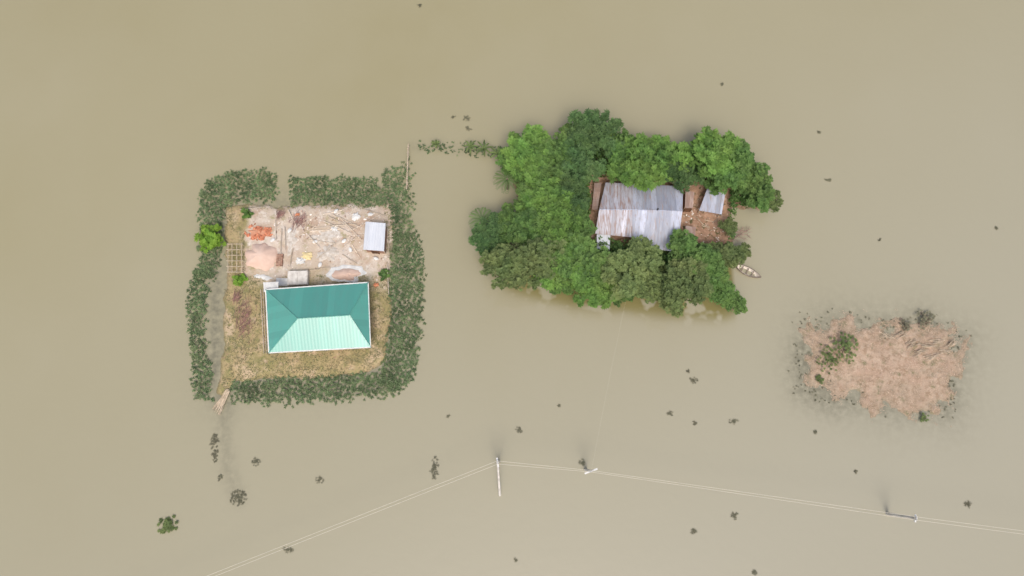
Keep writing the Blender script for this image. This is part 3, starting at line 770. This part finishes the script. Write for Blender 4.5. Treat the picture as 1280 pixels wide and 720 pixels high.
for px, py, rz, lb in ((394,302,.3,'white sack above the left side of the gravel heap'),(400,331,1.2,'white sack between the gravel heap and the concrete tank'),(430,301,.8,'white sack right of the pale cement spill'),(463,268,.1,'white sack above the outhouse'),(470,323,-.4,'white sack below the outhouse'),(362,288,1.0,'white sack above the ash patch'),(438,312,2.0,'white sack right of the gravel heap'),(341,300,.6,'white sack at the right rim of the brick heap'),(420,264,.9,'white sack near the top edge left of the white cloth')):
    sack(px, py, rz, lb)
G = [((352,285),(350,330)),((356,283),(357,312)),((384,292),(400,310)),((395,282),(372,296)),((404,276),(440,292)),((412,282),(446,280)),((436,290),(476,268)),((425,272),(452,300)),((440,306),(450,322)),((378,280),(398,268)),((428,318),(446,330)),((386,300),(420,304)),((456,262),(482,270)),((446,296),(428,310)),((360,262),(372,285)),((398,322),(424,300)),((366,310),(362,334)),((484,286),(486,315)),((380,340),(412,334)),((404,268),(430,262)),((344,275),(345,300)),((390,286),(430,281)),((388,289),(428,286)),((410,270),(446,287)),((416,268),(450,284))]
for a, b in G: pole_thing(a, b, .05, random.choice(['bamboo','pale']), 'loose bamboo pole lying in the cluttered upper yard', 'loose bamboo poles in the upper yard', za=.62, zb=rnd(.55,.9))
for k, (xa, xb) in enumerate(((326,330),(329,333))):
    pole_thing((xa,362),(xb,442), .05, 'pale', ['long pale pole lying along the left wall of the house, outer of two','long pale pole lying along the left wall of the house, inner of two'][k])
pole_thing((300,262),(338,258), .05, 'pale', 'pale pole along the top left edge of the yard')
pole_thing((484,330),(486,368), .05, 'pale', 'pale pole lying along the right edge of the yard')
def brush(px, py, rx, ry, n, label, mat='twig'):
    p = at(px, py, .5); mb = MB()
    for _ in range(n):
        a = rnd(-.7,.7)+1.2; x = p.x+random.gauss(0,rx*.6); y = p.y+random.gauss(0,ry*.6); d = Vector((math.cos(a)*.4, math.sin(a)*.4, rnd(-.04,.1)))
        q = Vector((x, y, .5+rnd(0,.18))); mb.tube([q-d,q+d], .016, 3)
    tag(mb.build('brushwood', M[mat]), label, 'brushwood')
brush(374,276,.9,.9,100,'purplish brushwood pile in the upper yard')
brush(306,398,.9,2.2,150,'long purplish brushwood spread left of the teal roofed house')
brush(350,268,.5,.5,50,'small brushwood pile at the gap in the top edge of the yard')
brush(296,372,.5,.6,50,'small brushwood pile below the bamboo trellis')
p = at(294,322,.8); tr = empty('bamboo_trellis', (p.x,p.y,.4), 'square grid bamboo trellis at the left edge of the yard', 'trellis')
for x in (285,290,296,302):
    mb = MB(); mb.tube([at(x,304,.95), at(x,341,.95)], .045, 5, .5); mb.build('rail', M['bamboo'], tr)
for y in (305,312,319,326,333,340):
    mb = MB(); mb.tube([at(283,y,1.03), at(304,y,1.03)], .04, 5, .5); mb.build('slat', M['bamboo'], tr)
for x, y in ((285,305),(302,305),(285,340),(302,340)):
    q = at(x,y,.95); mb = MB(); mb.tube([(q.x,q.y,.2),(q.x,q.y,1.0)], .05, 5); mb.build('post', M['bamboo'], tr)
a, b = at(510,180,1.0), at(508,236,1.0); fe = empty('bamboo_fence', (a.x,a.y,0), 'thin bamboo fence standing in the water above the yard right corner', 'fence')
for k in range(10):
    q = lerp(a,b,k/9); mb = MB(); mb.tube([(q.x,q.y,-.5),(q.x+rnd(-.15,.15),q.y,1.2+rnd(-.2,.3))], .035, 5); mb.build('post', M['bamboo'], fe)
for z in (.5,.95):
    mb = MB(); mb.tube([(a.x,a.y,z),(b.x,b.y,z)], .04, 5); mb.build('rail', M['bamboo'], fe)
mb = MB()
for k in range(46):
    a = at(284+rnd(-3,3), 488+rnd(-2,2), .35); t_ = rnd(0,1); f_ = rnd(.65,1); b = at(263+12*t_, 512+11*t_, .12); b = lerp(a,b,f_); mb.tube([a,b], [.03,.02], 4)
tag(mb.build('stick_bundle', M['bamboo']), 'fan of pale sticks at the bottom left corner of the yard', 'sticks')

# ------------------------------------------------------------------ boat
def boat(pxa, pxb, label):
    a, b = at(*pxa, .3), at(*pxb, .3); c = (a+b)/2; L = (b-a).length/2; rz = math.atan2((b-a).y, (b-a).x)
    t = empty('rowing_boat', (c.x, c.y, 0), label, 'boat'); t.rotation_euler = (0,0,rz)
    n = 17; mh = MB(); mi = MB()
    def sect(u, k, inner):
        w = (.56-(.09 if inner else 0))*(1-abs(u)**2.1)+.015; sh = .32+.22*u*u; kl = -.12+.3*u**4+(.07 if inner else 0)
        return [(u*L*(1 if not inner else .94), w*s, z) for s, z in ((-1,sh),(-.85,kl+.15),(-.4,kl),(.4,kl),(.85,kl+.15),(1,sh))]
    for mbx, inner in ((mh,0),(mi,1)):
        vs = []; fs = []
        for i in range(n): vs += sect(i/(n-1)*2-1, 0, inner)
        for i in range(n-1):
            for j in range(5): fs.append((i*6+j, i*6+j+1, (i+1)*6+j+1, (i+1)*6+j))
        mbx.add(vs, fs, .5)
    vs = []; fs = []
    for i in range(n):
        u = i/(n-1)*2-1; o_ = sect(u,0,0); q_ = sect(u,0,1)
        vs += [o_[0], q_[0], q_[5], o_[5]]
    for i in range(n-1):
        for j in (0,2): fs.append((i*4+j, i*4+j+1, (i+1)*4+j+1, (i+1)*4+j))
    mh.add(vs, fs, .2)
    def loc(mbx, nm, mt):
        me = mbx.mesh(nm); me.materials.append(mt); o = bpy.data.objects.new(nm, me); COL.objects.link(o); o.parent = t
    loc(mh, 'hull', M['boatwood']); loc(mi, 'inner_planking', M['boatin'])
    for x in (-.7,0,.7):
        m2 = MB(); m2.box((x,0,.28), (.11,.84*(1-abs(x/L)**2.1),.04)); loc(m2, 'thwart', M['boatwood'])
boat((918,331),(951,347),'small pale wooden rowing boat moored at the right shore of the grove')

# ------------------------------------------------------------------ poles and wires
PZ = 5.8
def utility_pole(px, py, ang, label, brace=None, arm=1.5):
    p = at(px, py, PZ); t = empty('utility_pole', (p.x,p.y,0), label, 'utility pole', 'utility poles in the flood')
    mb = MB(); mb.tube([(p.x,p.y,-1),(p.x,p.y,PZ)], [.19,.13], 10, .8); mb.build('shaft', M['concrete'], t)
    ca, sa = math.cos(ang), math.sin(ang)
    mb = MB(); mb.box((p.x,p.y,PZ-.15), (arm,.17,.14), ang, t=.9); arm_o = mb.build('crossarm', M['white'], t); ends = []
    for s_ in (-.12,0,.12):
        x, y = p.x+ca*s_*1.4, p.y+sa*s_*1.4
        mb = MB(); mb.tube([(x,y,PZ-.08),(x,y,PZ+.06),(x,y,PZ+.08),(x,y,PZ+.2)], [.04,.04,.08,.05], 8, .9); mb.build('insulator', M['white'], arm_o)
        ends.append(Vector((x,y,PZ+.14)))
    if brace:
        b = at(*brace, -.4); mb = MB(); mb.tube([(b.x,b.y,-.5),(p.x,p.y,PZ-.3)], [.15,.11], 8, .9); mb.build('brace', M['concrete'], t)
    return ends
E1 = utility_pole(622,578, R(100), 'concrete corner pole with a long slanting brace where the wires bend', (625,622), 1.0)
E2 = utility_pole(739,589, R(20), 'short middle concrete pole right of the braced corner pole', None, 1.5)
E3 = utility_pole(1145,648, R(80), 'concrete pole leaning into view at the lower right', None, .8)
d0 = at(60,801,PZ)-at(622,578,PZ); d3 = at(1500,695,PZ)-at(1145,648,PZ)
E0 = [e+d0 for e in E1]; E4 = [e+d3 for e in E3]
def wire(a, b, label, group, r=.018, sag=.5, name='power_cable'):
    pts = []; n = 24
    for i in range(n+1):
        t_ = i/n; p = lerp(a,b,t_); pts.append(p-Vector((0,0,sag*4*t_*(1-t_))))
    mb = MB(); mb.tube(pts, r, 5, .9); tag(mb.build(name, M['wire']), label, 'cable', group)
for A, B, lb, sg in ((E0,E1,'pale cable running from the corner pole out through the bottom left',.9),(E1,E2,'short pale cable between the corner pole and the middle pole',.15),(E2,E3,'long pale cable between the middle pole and the lower right pole',.9),(E3,E4,'pale cable running from the lower right pole out through the right edge',.7)):
    for i in (0,2): wire(A[i], B[i], lb, 'parallel '+lb.split(' ',1)[1]+'s', sag=sg)
wire(E2[1], at(783,372,3.0), 'thin service cable from the middle pole up to the grove', None, .004, .6)

# ------------------------------------------------------------------ drifting weeds
random.seed(33)
W = [(268,552,5,10,'upper drowned weed strip below the stick bundle'),(268,570,5,8,'lower drowned weed strip below the stick bundle'),(298,622,10,9,'dark drowned shrub below the submerged path'),(320,577,5,5,'small weed clump right of the drowned weed strips'),(275,597,3,4,'tiny weed clump above left of the drowned shrub'),(399,600,5,4,'lone weed clump between the drowned shrub and the left wire'),(360,687,6,3,'flat weed clump beside the left wire near the bottom'),(543,585,5,14,'tall dark weed strip left of the corner pole'),(649,537,4,4,'small weed clump above the corner pole'),(699,507,2,2,'speck of weed right above the corner pole clump'),(728,578,4,4,'dark leafy clump standing in for the shadow of the middle pole'),(867,475,5,4,'weed clump below the right end of the grove'),(860,464,2,2,'speck of weed just above the clump below the grove'),(838,517,4,3,'left weed clump of the three between grove and wire'),(868,529,3,3,'middle weed clump of the three between grove and wire'),(917,527,6,3,'right weed clump of the three between grove and wire'),(867,664,4,4,'left weed clump under the long wire'),(918,645,5,4,'right weed clump under the long wire'),(1210,630,4,4,'weed clump above the wire at the far right'),(943,716,3,3,'weed clump at the bottom edge right of centre'),(1035,225,5,2,'weed clump alone right of the grove'),(583,148,5,4,'right weed clump above the submerged dyke'),(567,146,3,2,'left weed clump above the submerged dyke'),(585,161,5,3,'lower weed clump above the submerged dyke'),(525,7,3,3,'weed speck at the top edge left of centre'),(902,105,2,2,'weed speck above the grove at the right'),(1024,165,2,2,'weed speck up right of the grove'),(645,700,2,2,'weed speck at the bottom below the brace'),(1070,590,2,2,'weed speck between the mound and the long wire'),(1245,285,2,2,'weed speck at the far right of the water'),(1100,300,2,2,'weed speck above the dry mound'),(1020,540,3,2,'weed speck below left of the dry mound'),(560,520,2,2,'weed speck above the tall dark weed strip')]  # the clump at the middle pole is modelled in place of its cast shadow
for px, py, rx, ry, lb in W:
    p = at(px, py, .03); mb = MB()
    for _ in range(int(6+rx*ry*1.0)):
        a = rnd(0,6.28); r_ = rnd(0,1.0); x = p.x+rx*.1*r_*math.cos(a); y = p.y+ry*.1*r_*math.sin(a); a0 = rnd(0,6.28); t_ = rnd(0,.6)
        for k in range(5): mb.leaf(Vector((x,y,.02+rnd(0,.04))), Vector((math.cos(a0+k*1.26), math.sin(a0+k*1.26), rnd(-.05,.15))).normalized(), rnd(.1,.22), .026, Vector((0,0,1)), t_)
    tag(mb.build('water_weed', M['weed']), lb, 'water weed', 'weed clumps drifting in the flood')

# ------------------------------------------------------------------ light, sky, camera
w = bpy.data.worlds.new('World'); S.world = w; w.use_nodes = True; nt = w.node_tree
sky = nt.nodes.new('ShaderNodeTexSky'); sky.sky_type = 'NISHITA'; sky.sun_disc = False
EL, AZ = 62, 176
sky.sun_elevation = R(EL); sky.sun_rotation = R(AZ); sky.dust_density = 6; sky.air_density = 1.0
nt.links.new(sky.outputs[0], nt.nodes['Background'].inputs[0]); nt.nodes['Background'].inputs[1].default_value = .15
sl = bpy.data.lights.new('sun', 'SUN'); sl.energy = 1.35; sl.angle = R(22); sl.color = (1,.975,.94)
so = bpy.data.objects.new('sun', sl); COL.objects.link(so)
sd = Vector((math.sin(R(AZ))*math.cos(R(EL)), math.cos(R(AZ))*math.cos(R(EL)), math.sin(R(EL))))
so.rotation_euler = sd.to_track_quat('Z', 'Y').to_euler(); so.location = (0,-20,60)
cd = bpy.data.cameras.new('camera'); cd.lens = 24; cd.sensor_width = 36; cd.clip_end = 9000
co = bpy.data.objects.new('camera', cd); COL.objects.link(co); co.location = (0,0,H); co.rotation_euler = (TH,0,0)
S.camera = co
S.view_settings.view_transform = 'Standard'; S.view_settings.look = 'None'; S.view_settings.exposure = 0
